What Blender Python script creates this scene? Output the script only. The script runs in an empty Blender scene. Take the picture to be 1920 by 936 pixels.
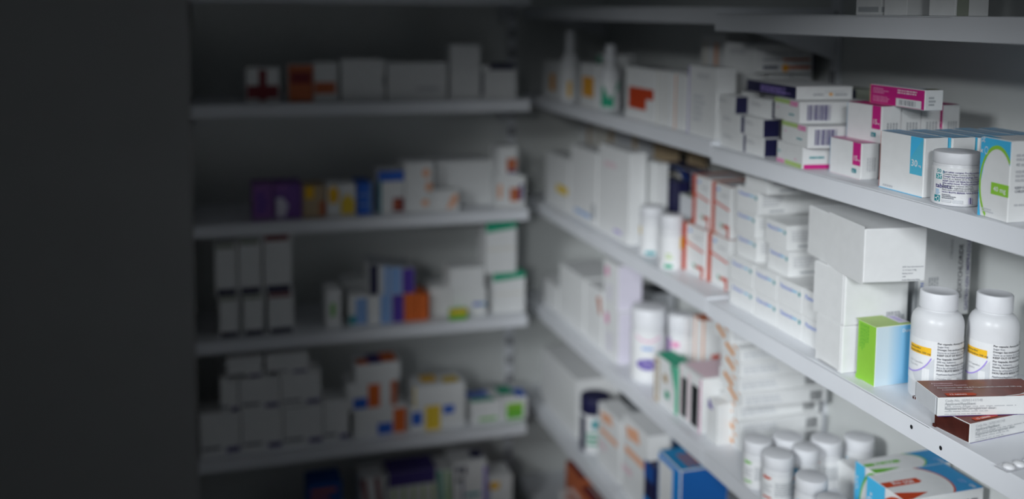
import bpy, bmesh, math, random
from mathutils import Vector, Matrix

# ------------------------------------------------------------------ camera
scene = bpy.context.scene
COL = scene.collection
FPX, PPX, PPY, W, H = 1857.0, 960.0, 196.0, 1920, 936      # focal length and principal point, in pixels
ZC = 1.62                                                  # camera height above the floor
def _ray(x, y): return Vector(((x - PPX) / FPX, -(y - PPY) / FPX, -1.0))
_Y = _ray(366, 15).normalized()                            # direction of the long shelves
_X = _ray(6800, 79); _X = (_X - _Y * _X.dot(_Y)).normalized()
_Z = _X.cross(_Y)
ROT = Matrix((_X, _Y, _Z))                                 # camera -> room
cam_data = bpy.data.cameras.new('camera')
cam = bpy.data.objects.new('camera', cam_data); COL.objects.link(cam)
cam.matrix_world = Matrix.Translation((0, 0, ZC)) @ ROT.to_4x4()
cam_data.sensor_width = 36.0
cam_data.lens = FPX / W * 36.0
cam_data.shift_y = (PPY - H / 2) / W
cam_data.clip_start = 0.05
cam_data.dof.use_dof = True
cam_data.dof.focus_distance = 1.36
cam_data.dof.aperture_fstop = 1.42
scene.camera = cam

# ------------------------------------------------------------------ world, added spots, exposure
world = bpy.data.worlds.new('world'); scene.world = world
world.use_nodes = True
bg = world.node_tree.nodes['Background']
bg.inputs[0].default_value = (0.86, 0.95, 1.0, 1)
bg.inputs[1].default_value = 0.029

def spot(name, loc, aim, power, half_deg, blend, radius, aspect=1.0, color=(0.93, 0.97, 1.0)):
    d = bpy.data.lights.new(name, 'SPOT'); d.energy = power; d.color = color
    d.spot_size = math.radians(2 * half_deg); d.spot_blend = blend; d.shadow_soft_size = radius
    o = bpy.data.objects.new(name, d); COL.objects.link(o)
    o.location = (loc[0], loc[1], loc[2] + ZC)
    v = Vector(aim) - Vector(loc)
    o.rotation_euler = v.to_track_quat('-Z', 'Y').to_euler()
    o.scale = (aspect, 1, 1)
    return o
ADDED_SPOTS = [((-1.0, -1.6, .35), (.95, 2.1, -.75), 168, 7, .6, .35),       # far corner
         ((-1.4, .1, .50), (.95, 2.1, -.75), 115, 8, 1.0, .35),        # far half of the long shelves
         ((-1.4, .1, .50), (.95, 2.1, -.75), 159, 11, .7, .35),
         ((-1.4, .1, .50), (1.05, 1.1, -.85), 62, 11, .7, .3),       # near half, low
         ((-1.4, .1, .50), (1.05, 1.25, -.5), 135, 9, .65, .2),       # near half, second and third shelf
         ((-.3, -1.2, .45), (1.05, 1.25, -.52), 122, 9, .7, .22)]    # added fill from behind the camera
for k, a in enumerate(ADDED_SPOTS): spot('added_spot', *a)  # unseen added spots; narrow cones shape the darkening at left and top

vs = scene.view_settings
vs.view_transform = 'Standard'; vs.look = 'None'; vs.gamma = 1.0; vs.use_curve_mapping = False
vs.exposure = 0.15

# ------------------------------------------------------------------ materials
PAL = dict(
    white=(.80, .81, .82), carton=(.80, .81, .81), ivory=(.76, .74, .68), shelf=(.78, .80, .84), wall=(.66, .68, .67),
    plastic=(.72, .73, .75), cap=(.74, .75, .78), navy=(.012, .012, .06), black=(.015, .017, .02), dark=(.06, .07, .08),
    grey=(.42, .44, .46), lgrey=(.62, .64, .67), text=(.22, .23, .27), faint=(.55, .56, .58), blacktext=(.03, .03, .05), indigo=(.07, .05, .22),
    magenta=(.62, .02, .24), pink=(.80, .30, .52), palepink=(.82, .62, .68), cyan=(.07, .50, .82), blue=(.03, .30, .62), skyblue=(.30, .55, .78),
    deepblue=(.01, .08, .33), brightblue=(.01, .24, .68), logoblue=(.03, .14, .62), aqua=(.10, .50, .70), lightblue=(.25, .42, .75),
    lime=(.30, .62, .06), palegreen=(.46, .62, .22), green=(.01, .36, .20), leaf=(.16, .50, .05), teal=(.01, .32, .36), bluegreen=(.03, .26, .30),
    red=(.68, .06, .02), redorange=(.58, .06, .012), orange=(.86, .40, .03), amber=(.90, .52, .02), yellow=(.85, .60, .05), stroke=(.74, .27, .005), medblue=(.01, .13, .46), midplum=(.20, .09, .36), brown=(.19, .040, .026),
    rust=(.55, .15, .06), maroon=(.22, .03, .04), darkbrown=(.06, .012, .008), kraft=(.50, .38, .24), lilac=(.74, .71, .82), violet=(.40, .30, .75),
    purple=(.10, .05, .38), plum=(.28, .12, .40), orangered=(.75, .16, .03), peach=(.85, .45, .28), olive=(.16, .17, .06), greygreen=(.30, .33, .27),
    foil=(.70, .71, .74), fade_grey=(.42, .42, .42), slot=(.05, .05, .07), gap=(.10, .11, .10), floor=(.30, .30, .30))
ROUGH = dict(shelf=.42, plastic=.34, cap=.42, foil=.25, brown=.30, wall=.85, fade_grey=.9, floor=.6)
_M = {}
def mat(n):
    if n in _M: return _M[n]
    m = bpy.data.materials.new(n); m.use_nodes = True
    nt = m.node_tree; b = nt.nodes['Principled BSDF']
    c = PAL[n]
    b.inputs['Roughness'].default_value = ROUGH.get(n, .55)
    b.inputs['Specular IOR Level'].default_value = .35
    if n == 'foil': b.inputs['Metallic'].default_value = .7
    tc = nt.nodes.new('ShaderNodeTexCoord'); nz = nt.nodes.new('ShaderNodeTexNoise')
    nz.inputs['Scale'].default_value = 9 if n in ('wall', 'floor', 'shelf', 'fade_grey') else 60
    nz.inputs['Detail'].default_value = 3
    nt.links.new(tc.outputs['Object'], nz.inputs['Vector'])
    rp = nt.nodes.new('ShaderNodeValToRGB')
    amp = .18 if n in ('brown', 'darkbrown') else .02
    rp.color_ramp.elements[0].position = .3; rp.color_ramp.elements[1].position = .7
    rp.color_ramp.elements[0].color = (*[x * (1 - amp) for x in c], 1)
    rp.color_ramp.elements[1].color = (*[min(1, x * (1 + amp)) for x in c], 1)
    nt.links.new(nz.outputs['Fac'], rp.inputs['Fac']); nt.links.new(rp.outputs['Color'], b.inputs['Base Color'])
    if n in ('wall', 'carton', 'white'):
        bp = nt.nodes.new('ShaderNodeBump'); bp.inputs['Strength'].default_value = .04; bp.inputs['Distance'].default_value = .002
        nt.links.new(nz.outputs['Fac'], bp.inputs['Height']); nt.links.new(bp.outputs['Normal'], b.inputs['Normal'])
    _M[n] = m
    return m
def ramp_print(n, c0, c1, axis, lo, hi):
    """a printed two colour blend running along one axis of the carton"""
    m = bpy.data.materials.new(n); m.use_nodes = True; nt = m.node_tree; b = nt.nodes['Principled BSDF']
    b.inputs['Roughness'].default_value = .5
    tc = nt.nodes.new('ShaderNodeTexCoord'); sp = nt.nodes.new('ShaderNodeSeparateXYZ'); mr = nt.nodes.new('ShaderNodeMapRange'); rp = nt.nodes.new('ShaderNodeValToRGB')
    nt.links.new(tc.outputs['Object'], sp.inputs[0]); nt.links.new(sp.outputs[axis], mr.inputs['Value'])
    mr.inputs['From Min'].default_value = lo; mr.inputs['From Max'].default_value = hi
    rp.color_ramp.elements[0].color = (*c0, 1); rp.color_ramp.elements[1].color = (*c1, 1)
    nt.links.new(mr.outputs['Result'], rp.inputs['Fac']); nt.links.new(rp.outputs['Color'], b.inputs['Base Color'])
    _M[n] = m

# ------------------------------------------------------------------ measuring helpers (camera relative, z = 0 at eye level)
RT = ROT.transposed()
XF, YF, DEPTH = .95, 2.60, .28            # front edges of the long shelves and of the end shelves, shelf depth
XW, YW = XF + DEPTH, YF + DEPTH           # wall planes
YJ = 1.70                                 # joint between the two bays
def onplane(x, y, z): r = ROT @ _ray(x, y); return r * (z / r.z)
def _scan(px, P, v):
    a, b = RT @ P, RT @ v; k = (px - PPX) / FPX
    return P + v * (-(a.x + k * a.z) / (b.x + k * b.z))
def tx(P, v, px):
    a, b = RT @ P, RT @ v; k = (px - PPX) / FPX
    return -(a.x + k * a.z) / (b.x + k * b.z)
def ty(P, py):
    a, b = RT @ P, RT @ Vector((0, 0, 1)); k = (PPY - py) / FPX
    return -(a.y + k * a.z) / (b.y + k * b.z)

# ------------------------------------------------------------------ mesh helpers
_txt = {}
def text_geo(s):
    if s in _txt: return _txt[s]
    cu = bpy.data.curves.new('lettering', 'FONT'); cu.body = s; cu.size = 1.0; cu.resolution_u = 2; cu.offset = .012
    o = bpy.data.objects.new('lettering', cu); COL.objects.link(o)
    dg = bpy.context.evaluated_depsgraph_get(); e = o.evaluated_get(dg); me = e.to_mesh()
    g = ([(v.co.x, v.co.y) for v in me.vertices], [tuple(p.vertices) for p in me.polygons])
    e.to_mesh_clear(); bpy.data.objects.remove(o); bpy.data.curves.remove(cu)
    _txt[s] = g
    return g
def clip(pts, ax, lim, sg):
    out = []
    for i, p in enumerate(pts):
        q = pts[i - 1]; dp, dq = (p[ax] - lim) * sg, (q[ax] - lim) * sg
        if (dp >= 0) != (dq >= 0):
            t = dq / (dq - dp); out.append((q[0] + (p[0] - q[0]) * t, q[1] + (p[1] - q[1]) * t))
        if dp >= 0: out.append(p)
    return out
class MB:
    def __init__(s): s.v = []; s.f = []; s.m = []; s.mats = []; s.eps = 0
    def mi(s, n):
        if n not in s.mats: s.mats.append(n)
        return s.mats.index(n)
    def face(s, pts, m):
        b = len(s.v); s.v += [tuple(p) for p in pts]; s.f.append(tuple(range(b, b + len(pts)))); s.m.append(s.mi(m))
    def geo(s, vs, fs, m):
        b = len(s.v); s.v += [tuple(p) for p in vs]; k = s.mi(m)
        for f in fs: s.f.append(tuple(b + i for i in f)); s.m.append(k)
    def box(s, x0, y0, z0, x1, y1, z1, m='white', bev=.0008, faces={}, seg=2, bulge=0):
        bm = bmesh.new(); bmesh.ops.create_cube(bm, size=1)
        for v in bm.verts: v.co = Vector(((x0 + x1) / 2 + v.co.x * (x1 - x0), (y0 + y1) / 2 + v.co.y * (y1 - y0), (z0 + z1) / 2 + v.co.z * (z1 - z0)))
        nm = {'front': (0, -1, 0), 'back': (0, 1, 0), 'left': (-1, 0, 0), 'right': (1, 0, 0), 'top': (0, 0, 1), 'bottom': (0, 0, -1)}
        for f in bm.faces:
            f.normal_update(); f.material_index = s.mi(m)
            for k, n in nm.items():
                if k in faces and f.normal.dot(Vector(n)) > .9: f.material_index = s.mi(faces[k])
        if bev > 0: bmesh.ops.bevel(bm, geom=list(bm.edges), offset=bev, segments=seg, affect='EDGES', profile=.5)
        b = len(s.v); bm.verts.index_update()
        s.v += [tuple(v.co) for v in bm.verts]
        for f in bm.faces: s.f.append(tuple(b + v.index for v in f.verts)); s.m.append(f.material_index)
        bm.free()
    def lathe(s, prof, m, n=48, ridges=0, cx=0, cy=0):
        b = len(s.v); k = s.mi(m)
        for (r, z) in prof:
            for i in range(n):
                a = 2 * math.pi * i / n; rr = r * (1 - (.012 if ridges and i % 2 else 0))
                s.v.append((cx + rr * math.cos(a), cy + rr * math.sin(a), z))
        for j in range(len(prof) - 1):
            for i in range(n):
                i2 = (i + 1) % n
                s.f.append((b + j * n + i, b + j * n + i2, b + (j + 1) * n + i2, b + (j + 1) * n + i)); s.m.append(k)
        s.f.append(tuple(b + i for i in reversed(range(n)))); s.m.append(k)
        s.f.append(tuple(b + (len(prof) - 1) * n + i for i in range(n))); s.m.append(k)
    # --- printing on the faces of a carton of size (w, d, h), front = -y, base at z = 0
    def to3(s, face, u, v, e):
        w, d, h = s.dim
        if face == 'front': return (u * w - w / 2, -d / 2 - e, v * h)
        if face == 'right': return (w / 2 + e, u * d - d / 2, v * h)
        if face == 'left': return (-w / 2 - e, d / 2 - u * d, v * h)
        if face == 'back': return (w / 2 - u * w, d / 2 + e, v * h)
        return (u * w - w / 2, v * d - d / 2, h + e)
    def fsize(s, face):
        w, d, h = s.dim
        return (w, h) if face in ('front', 'back') else (d, h) if face in ('left', 'right') else (w, d)
    def dec(s, spec):
        s.eps += 1; e = .00025 + .00008 * s.eps
        k, face = spec[0], spec[1]; fw, fh = s.fsize(face); P = lambda u, v: s.to3(face, u, v, e)
        def poly(pts, m):
            cur = getattr(s, 'curved', False); lo, hi = (-9, 9) if k in ('r', 'p') and not cur else (0, 1)
            if k not in ('r', 'p'):
                for ax in (0, 1): pts = clip(clip(pts, ax, 0, 1), ax, 1, -1)
            if not pts: return
            if not cur: s.face([P(u, v) for u, v in pts], m); return
            a, b = min(p[0] for p in pts), max(p[0] for p in pts); n = max(1, int((b - a) / .025))
            for i in range(n):
                q = clip(clip(pts, 0, a + (b - a) * i / n, 1), 0, a + (b - a) * (i + 1) / n, -1)
                if len(q) > 2: s.face([P(u, v) for u, v in q], m)
        if k == 'r':
            u0, v0, u1, v1, m = spec[2:]; poly([(u0, v0), (u1, v0), (u1, v1), (u0, v1)], m)
        elif k == 'p': poly(list(spec[2]), spec[3])
        elif k == 't':
            u, v, size, st, m = spec[2:7]; rot = math.radians(spec[7]) if len(spec) > 7 else 0
            vs, fs = text_geo(st); c, sn = math.cos(rot), math.sin(rot)
            s.geo([P(u + (x * c - y * sn) * size / fw, v + (x * sn + y * c) * size / fh) for x, y in vs], fs, m)
        elif k == 'l':                                        # rows of small print
            u0, v0, u1, v1, n, m = spec[2:8]; rnd = random.Random(int(1000 * (u0 + v0 * 3 + n)))
            vert = len(spec) > 8
            for i in range(n):
                q = 1 - (i + .5) / n; p = 0; hh = .30 / n
                end = rnd.uniform(.6, 1)
                while p < end:
                    L = rnd.uniform(.05, .16); p2 = min(p + L, end)
                    a = (p, q - hh, p2, q + hh) if not vert else (q - hh, 1 - p2, q + hh, 1 - p)
                    s.face([P(u0 + (u1 - u0) * x, v0 + (v1 - v0) * y) for x, y in ((a[0], a[1]), (a[2], a[1]), (a[2], a[3]), (a[0], a[3]))], m)
                    p = p2 + .025
        elif k == 'b':                                        # bar code
            u0, v0, u1, v1, m = spec[2:7]; rnd = random.Random(7); p = 0
            while p < 1:
                L = rnd.choice((.012, .02, .035)); p2 = min(1, p + L)
                s.face([P(u0 + (u1 - u0) * x, v0 + (v1 - v0) * y) for x, y in ((p, 0), (p2, 0), (p2, 1), (p, 1))], m)
                p = p2 + rnd.choice((.014, .02, .04))
        elif k == 'e':                                        # ellipse
            u, v, ru, rv, m = spec[2:7]
            poly([(u + ru * math.cos(t * math.pi / 20), v + rv * math.sin(t * math.pi / 20)) for t in range(40)], m)
        elif k == 'a':                                        # arc band: centre, radii, width, from, to (degrees)
            u, v, ru, rv, wd, a0, a1, m = spec[2:10]; n = 24
            for i in range(n):
                t0, t1 = (math.radians(a0 + (a1 - a0) * q / n) for q in (i, i + 1))
                poly([(u + (ru + o) * math.cos(t), v + (rv + o * rv / ru) * math.sin(t)) for t, o in ((t0, 0), (t0, wd), (t1, wd), (t1, 0))][::(1 if a1 > a0 else -1)], m)
    def build(s, name, parent=None, smooth=False):
        me = bpy.data.meshes.new(name); me.from_pydata(s.v, [], s.f)
        for n in s.mats: me.materials.append(mat(n))
        me.polygons.foreach_set('material_index', s.m)
        if smooth:
            me.polygons.foreach_set('use_smooth', [True] * len(s.f)); me.set_sharp_from_angle(angle=math.radians(38))
        me.update()
        o = bpy.data.objects.new(name, me); COL.objects.link(o)
        if parent: o.parent = parent
        return o
LABELS = []
def tag(o, label, cat, group=None):
    o['label'] = label; o['category'] = cat; LABELS.append(label)
    if group: o['group'] = group
    return o
def struct(o): o['kind'] = 'structure'; return o
def empty(name, P, rz=0):
    o = bpy.data.objects.new(name, None); o.empty_display_size = .02; COL.objects.link(o)
    o.location = (P[0], P[1], P[2] + ZC); o.rotation_euler = (0, 0, rz); return o

LAST = {}
def corner(z, near):
    """near = (px, py) on the plane z, or ('s', px, setback), ('Y', px, Y)"""
    if near[0] == 's': return _scan(near[1], Vector((XF + near[2], 0, z)), Vector((0, 1, 0)))
    if near[0] == 'Y': return _scan(near[1], Vector((0, near[2], z)), Vector((1, 0, 0)))
    return onplane(near[0], near[1], z)
def carton(label, z, near, far=None, side=None, top=None, w=None, d=None, h=None, psi=0, m='carton', faces={}, dec=(), group=None, bank='R', name='medicine_box', cat='box', bev=.0008, flap=None, gapz=.0004, part=()):
    """bank R: near = lower front corner nearest the camera; bank B: near = lower left front corner"""
    N = corner(z, near); p = math.radians(psi)
    if bank == 'R': fv, sv = Vector((-math.sin(p), math.cos(p), 0)), Vector((math.cos(p), math.sin(p), 0))
    else: fv, sv = Vector((math.cos(p), math.sin(p), 0)), Vector((-math.sin(p), math.cos(p), 0))
    if w is None: w = tx(N, fv, far)
    if d is None: d = tx(N, sv, side)
    if h is None: h = ty(N, top)
    C = N + fv * (w / 2) + sv * (d / 2)
    b = MB(); b.dim = (w, d, h)
    b.box(-w / 2, -d / 2, 0, w / 2, d / 2, h, m, bev, faces)
    for s in dec: b.dec(s)
    o = b.build(name)
    o.location = (C.x, C.y, C.z + ZC + gapz); o.rotation_euler = (0, 0, p - (math.pi / 2 if bank == 'R' else 0))
    tag(o, label, cat, group)
    for (pn, face, u0, v0, u1, v1, pm, *pd) in part:           # raised panels: tuck flaps, stickers
        q = MB(); q.dim = (w, d, h); q.eps = 1
        t = .0007
        c = [q.to3(face, u, v, e) for e in (0.00005, t) for u, v in ((u0, v0), (u1, v0), (u1, v1), (u0, v1))]
        q.geo(c, [(0, 3, 2, 1), (4, 5, 6, 7), (0, 1, 5, 4), (1, 2, 6, 5), (2, 3, 7, 6), (3, 0, 4, 7)], pm)
        q.eps = 6
        for s in pd: q.dec(s)
        q.build(pn, o)
    LAST.update(top=z + h + gapz, N=N, w=w, d=d, h=h, C=C, o=o)
    if not (.02 < w < .3 and .01 < d < .3 and .01 < h < .25): print('ODD', label, 'w %.3f d %.3f h %.3f' % (w, d, h))
    xs = [(N + fv * a + sv * c) for a in (0, w) for c in (0, d)]
    if bank == 'R' and (min(q.x for q in xs) < XF - .02 or max(q.x for q in xs) > XW): print('OUT', label, ['%.3f' % (q.x - XF) for q in xs], 'Y %.2f' % N.y)
    if bank == 'B' and max(q.y for q in xs) > YW: print('OUT', label)
    return o
def stack(labels, z, near, **k):
    out = []
    for lb in labels: out.append(carton(lb, z, near, **k)); z = LAST['top']
    return out
def pot(label, z, near, dpx, top, kind='jar', deco=(), lab=(.2, .7), turn=0, group=None, cat='bottle', name='pill_bottle', capm='cap', bodym='plastic', labm='white', arc=3.6, hgt=None, bank='R', capf=None, bandm=None):
    C = corner(z, near); a = RT @ C
    r = dpx / 2 * -a.z / FPX * -a.z / math.hypot(a.x, a.z)
    h = hgt or ty(C, top)
    rz = math.atan2(C.x, C.y)                                   # its printed side is turned to the aisle
    root = empty(name, C + Vector((0, 0, .0004)), -rz + math.radians(turn)); tag(root, label, cat, group)
    b = MB(); c = MB()
    if kind == 'jar':                                           # wide straight tub with a wide lid
        hc = capf or .24
        b.lathe([(r * .93, 0), (r * .98, h * .012), (r, h * .04), (r, h * .66), (r * .97, h * .70), (r * .95, h * (1 - hc) + .001)], bodym)
        c.lathe([(r * .98, h * (1 - hc)), (r, h * (1 - hc) + .001), (r, h - .003), (r * .97, h - .0008), (r * .90, h)], capm, n=96, ridges=1)
    elif kind == 'bottle':                                      # round shouldered tablet bottle
        b.lathe([(r * .93, 0), (r * .985, h * .012), (r, h * .04)] + [(r, h * .70), (r * .985, h * .735), (r * .94, h * .768), (r * .87, h * .795), (r * .78, h * .815), (r * .70, h * .825), (r * .66, h * .832), (r * .66, h * .86)], bodym, n=64)
        c.lathe([(r * .70, h * .845), (r * .725, h * .848), (r * .725, h * .985), (r * .70, h * .996), (r * .62, h), (r * .60, h * .998)], capm, n=120, ridges=1)
    else:                                                       # slim bottle with a tall narrow cap
        b.lathe([(r * .93, 0), (r, h * .03), (r, h * .52), (r * .93, h * .58), (r * .7, h * .65), (r * .45, h * .69), (r * .42, h * .74)], bodym)
        c.lathe([(r * .5, h * .72), (r * .52, h * .73), (r * .46, h * .985), (r * .40, h)], capm, n=60, ridges=1)
    b.build('body', root, True); c.build('cap', root, True)
    l = MB(); l0, l1 = lab; n = 40
    k0 = len(l.v)
    for j in (0, 1):
        for i in range(n + 1):
            q = -arc / 2 + arc * i / n; rr = r + .00025
            l.v.append((rr * math.sin(q), -rr * math.cos(q), h * (l0 if j == 0 else l1)))
    for i in range(n): l.f.append((i, i + 1, n + 2 + i, n + 1 + i)); l.m.append(l.mi(labm))
    t = MB(); t.dim = (arc * r, 0.0, h * (l1 - l0)); t.eps = 1
    t.curved = True
    for s in deco: t.dec(s)
    base = len(l.v)
    for v in t.v:
        q = v[0] / r; rr = r + .0003 - v[1]
        l.v.append((rr * math.sin(q), -rr * math.cos(q), v[2] + h * l0))
    for f, m in zip(t.f, t.m): l.f.append(tuple(base + i for i in f)); l.m.append(l.mi(t.mats[m]))
    l.build('label', root)
    LAST.update(top=z + h, C=C, r=r, h=h, o=root)
    return root

# ------------------------------------------------------------------ the room
def slab(name, x0, y0, z0, x1, y1, z1, m, bev=0):
    b = MB(); b.box(x0, y0, z0, x1, y1, z1, m, bev); return b
def shell(name, *a): o = slab(name, *a).build(name); o.location.z = ZC; return struct(o)
XP = _scan(352, Vector((0, 2.40, 0)), Vector((1, 0, 0))).x      # right edge of the added dark block
shell('wall_right', XW, -2.2, -ZC, XW + .12, YW + .12, 1.0, 'wall')
shell('wall_back', -3.2, YW, -ZC, XW, YW + .12, 1.0, 'wall')
shell('floor', -3.2, -2.2, -ZC - .1, XW + .12, YW + .12, -ZC, 'floor')
shell('added_dark_block', -3.2, 2.40, -ZC, XP, YW, 1.0, 'fade_grey')  # added solid, its grey stands in for the fade to dark at left

# slotted uprights that carry the shelves
def upright(name, P, along):
    b = MB(); w, t = .026, .011
    b.box(-w / 2, -t, -ZC + .05, w / 2, 0, .75, 'shelf', .001)
    z = -ZC + .10
    while z < .70:
        for u in (-.0055, .0055): b.face([(u - .0035, -t - .0003, z), (u + .0035, -t - .0003, z), (u + .0035, -t - .0003, z + .026), (u - .0035, -t - .0003, z + .026)], 'slot')
        z += .060
    o = b.build(name); o.location = (P[0], P[1], ZC); o.rotation_euler = (0, 0, -math.pi / 2 if along == 'R' else 0)
    return struct(o)
upright('trim_1', (.916, YW, 0), 'B')
upright('trim_2', (XW, YJ, 0), 'R'); upright('trim_3', (XW, .72, 0), 'R')

# shelves: folded steel trays with a lip along the front
TH = .033
ZN = dict(A=-.001, B=-.257, C=-.563, D=-.869, E=-1.177, F=-1.475)
ZFAR = dict(A=.012, B=-.247, C=-.559, D=-.869, E=-1.177, F=-1.475)
ORD = dict(A='topmost', B='second', C='third', D='fourth', E='fifth', F='lowest')
def tray(label, L, z, where, holes=()):
    b = MB(); d = DEPTH
    b.box(-L / 2, -d / 2, -.003, L / 2, d / 2, 0, 'shelf', .0008)
    b.box(-L / 2, -d / 2, -TH, L / 2, -d / 2 + .0025, -.0005, 'shelf', .0008)
    b.box(-L / 2, -d / 2 + .0025, -TH, L / 2, -d / 2 + .016, -TH + .002, 'shelf', .0006)
    for s in (-1, 1): b.box(s * L / 2 - (.002 if s > 0 else 0), -d / 2 + .002, -TH, s * L / 2 + (0 if s > 0 else .002), d / 2, -.003, 'shelf', .0005)
    b.box(-L / 2, d / 2 - .002, -TH, L / 2, d / 2, -.003, 'shelf', .0005)
    for (u, v) in holes:
        b.face([(u + .0028 * math.cos(t * math.pi / 6), -d / 2 - .0004, v + .0032 * math.sin(t * math.pi / 6)) for t in range(12)], 'black')
    o = b.build('wall_shelf'); cx, cy, rz = where
    o.location = (cx, cy, z + ZC); o.rotation_euler = (0, 0, rz)
    tag(o, label, 'shelf')
    for s in (-1, 1):                                           # end brackets that hook into the uprights
        q = MB(); x = s * (L / 2 - .006)
        pts = [(d / 2 - .002, -TH - .06), (d / 2 - .002, -.004), (-d / 2 + .03, -.004), (-d / 2 + .03, -.02)]
        q.geo([(x + e, y, zz) for e in (-.001, .001) for y, zz in pts], [(0, 1, 2, 3), (7, 6, 5, 4), (0, 4, 5, 1), (1, 5, 6, 2), (2, 6, 7, 3), (3, 7, 4, 0)], 'shelf')
        q.build('bracket', o)
    return o
Y0 = .45
for k in 'ABCDEF':
    hs = ()
    if k == 'C':
        hs = [((Y0 + YJ) / 2 - onp, v) for onp, v in ((1.110, -.0145), (1.052, -.020))]
    tray('near half of the %s white steel shelf on the right wall' % ORD[k], YJ - Y0 - .001, ZN[k], (XF + DEPTH / 2, (Y0 + YJ) / 2, -math.pi / 2), hs)
    tray('far half of the %s white steel shelf on the right wall' % ORD[k], YW - YJ - .001, ZFAR[k], (XF + DEPTH / 2, (YW + YJ) / 2, -math.pi / 2))
XE = .885
ZK = dict(A=.05, B=-.243, C=-.552, D=-.858, E=-1.176, F=-1.475)
for k in 'ABCDEF':
    tray('%s white steel shelf on the dim end wall' % ORD[k], XE - XP - .004, ZK[k], ((XE + XP) / 2, YF + DEPTH / 2, 0))

# ------------------------------------------------------------------ near half of the second shelf
zb = ZN['B']
carton('white 40 mg box with lime arc on cyan corner, nearest on the second shelf', zb, (1888, 419), w=.053, d=.075, top=267, psi=-3.9, bev=.0012,
       dec=[('p', 'front', [(0, 1), (1, 1), (1, .70), (.9, .80), (.72, .885), (.5, .90), (.3, .83), (.14, .66), (.05, .42), (.03, .2), (.10, 0), (0, 0)], 'cyan'),
            ('a', 'front', .58, .42, .52, .46, .055, 40, 235, 'lime'),
            ('p', 'front', [(.42, .31), (1, .31), (1, .46), (.42, .46)], 'lime'), ('t', 'front', .50, .355, .0088, '40 mg', 'white'),
            ('t', 'front', .08, .80, .010, 'x', 'white', 90), ('a', 'front', .20, .84, .05, .04, .012, 0, 360, 'white'), ('t', 'front', .14, .93, .008, '30', 'white', 90),
            ('l', 'front', .15, .06, .6, .12, 2, 'lgrey'),
            ('t', 'right', .10, .70, .006, '40 mg', 'grey'), ('l', 'right', .10, .76, .9, .86, 2, 'faint'), ('l', 'right', .10, .50, .9, .66, 3, 'faint'), ('t', 'right', .10, .42, .0045, 'KEEP OUT OF REACH OF', 'text'), ('t', 'right', .10, .375, .0045, 'CHILDREN', 'text'), ('l', 'right', .10, .2, .8, .24, 1, 'faint'), ('r', 'top', 0, .0, .5, .12, 'cyan')],
       part=[('tuck_flap', 'top', .02, .03, .98, .97, 'carton')])
pot('wide white plastic tub with printed label between the 30 mg and 40 mg boxes', zb, ('s', 1790, .040), 92, 283, 'jar', lab=(.05, .72), turn=3, name='tablet_tub', arc=3.4, capf=.22,
    deco=[('r', 'front', .205, .02, .30, .20, 'bluegreen'), ('t', 'front', .215, .06, .011, '-', 'white'), ('a', 'front', .268, .10, .016, .055, .006, 0, 360, 'white'),
          ('r', 'front', .225, .66, .31, .80, 'teal'), ('t', 'front', .235, .685, .010, '5mg', 'white'), ('t', 'front', .235, .84, .007, '50 s', 'teal'),
          ('t', 'front', .225, .42, .0085, 'tablets', 'indigo'), ('l', 'front', .23, .22, .30, .38, 4, 'skyblue'),
          ('t', 'front', .33, .86, .0031, 'Each tablet contains: Prochlorperazine maleate 5 mg', 'indigo'), ('t', 'front', .33, .80, .0031, 'Contains sugar: Lactose 60,7 mg', 'text'), ('t', 'front', .33, .74, .0031, 'Dosage: See enclosed package insert', 'indigo'),
          ('t', 'front', .33, .68, .0031, 'Store at or below 25 C. Protect from light', 'text'), ('t', 'front', .33, .61, .0033, 'KEEP OUT OF REACH OF CHILDREN', 'indigo'), ('t', 'front', .33, .55, .0031, 'Elke tablet bevat: Prochlorperasienmaleaat 5 mg', 'indigo'),
          ('t', 'front', .33, .49, .0031, 'Bevat suiker: Laktose 60,7 mg', 'text'), ('t', 'front', .33, .43, .0031, 'Dosis: Sien ingeslote voubiljet', 'text'), ('t', 'front', .33, .37, .0031, 'Bere teen of benede 25 C. Beskerm teen lig', 'text'),
          ('t', 'front', .33, .30, .0033, 'HOU BUITE BEREIK VAN KINDERS', 'indigo'), ('l', 'front', .33, .13, .50, .27, 3, 'text'), ('r', 'front', .33, .03, .44, .11, 'lgrey'), ('r', 'front', .46, .03, .57, .12, 'lgrey'),
          ('r', 'front', .645, .02, .65, .20, 'violet'), ('r', 'front', .658, .02, .672, .20, 'indigo'), ('r', 'front', .68, .02, .684, .20, 'violet'),
          ('b', 'front', .165, .30, .185, .95, 'lgrey')])
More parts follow.
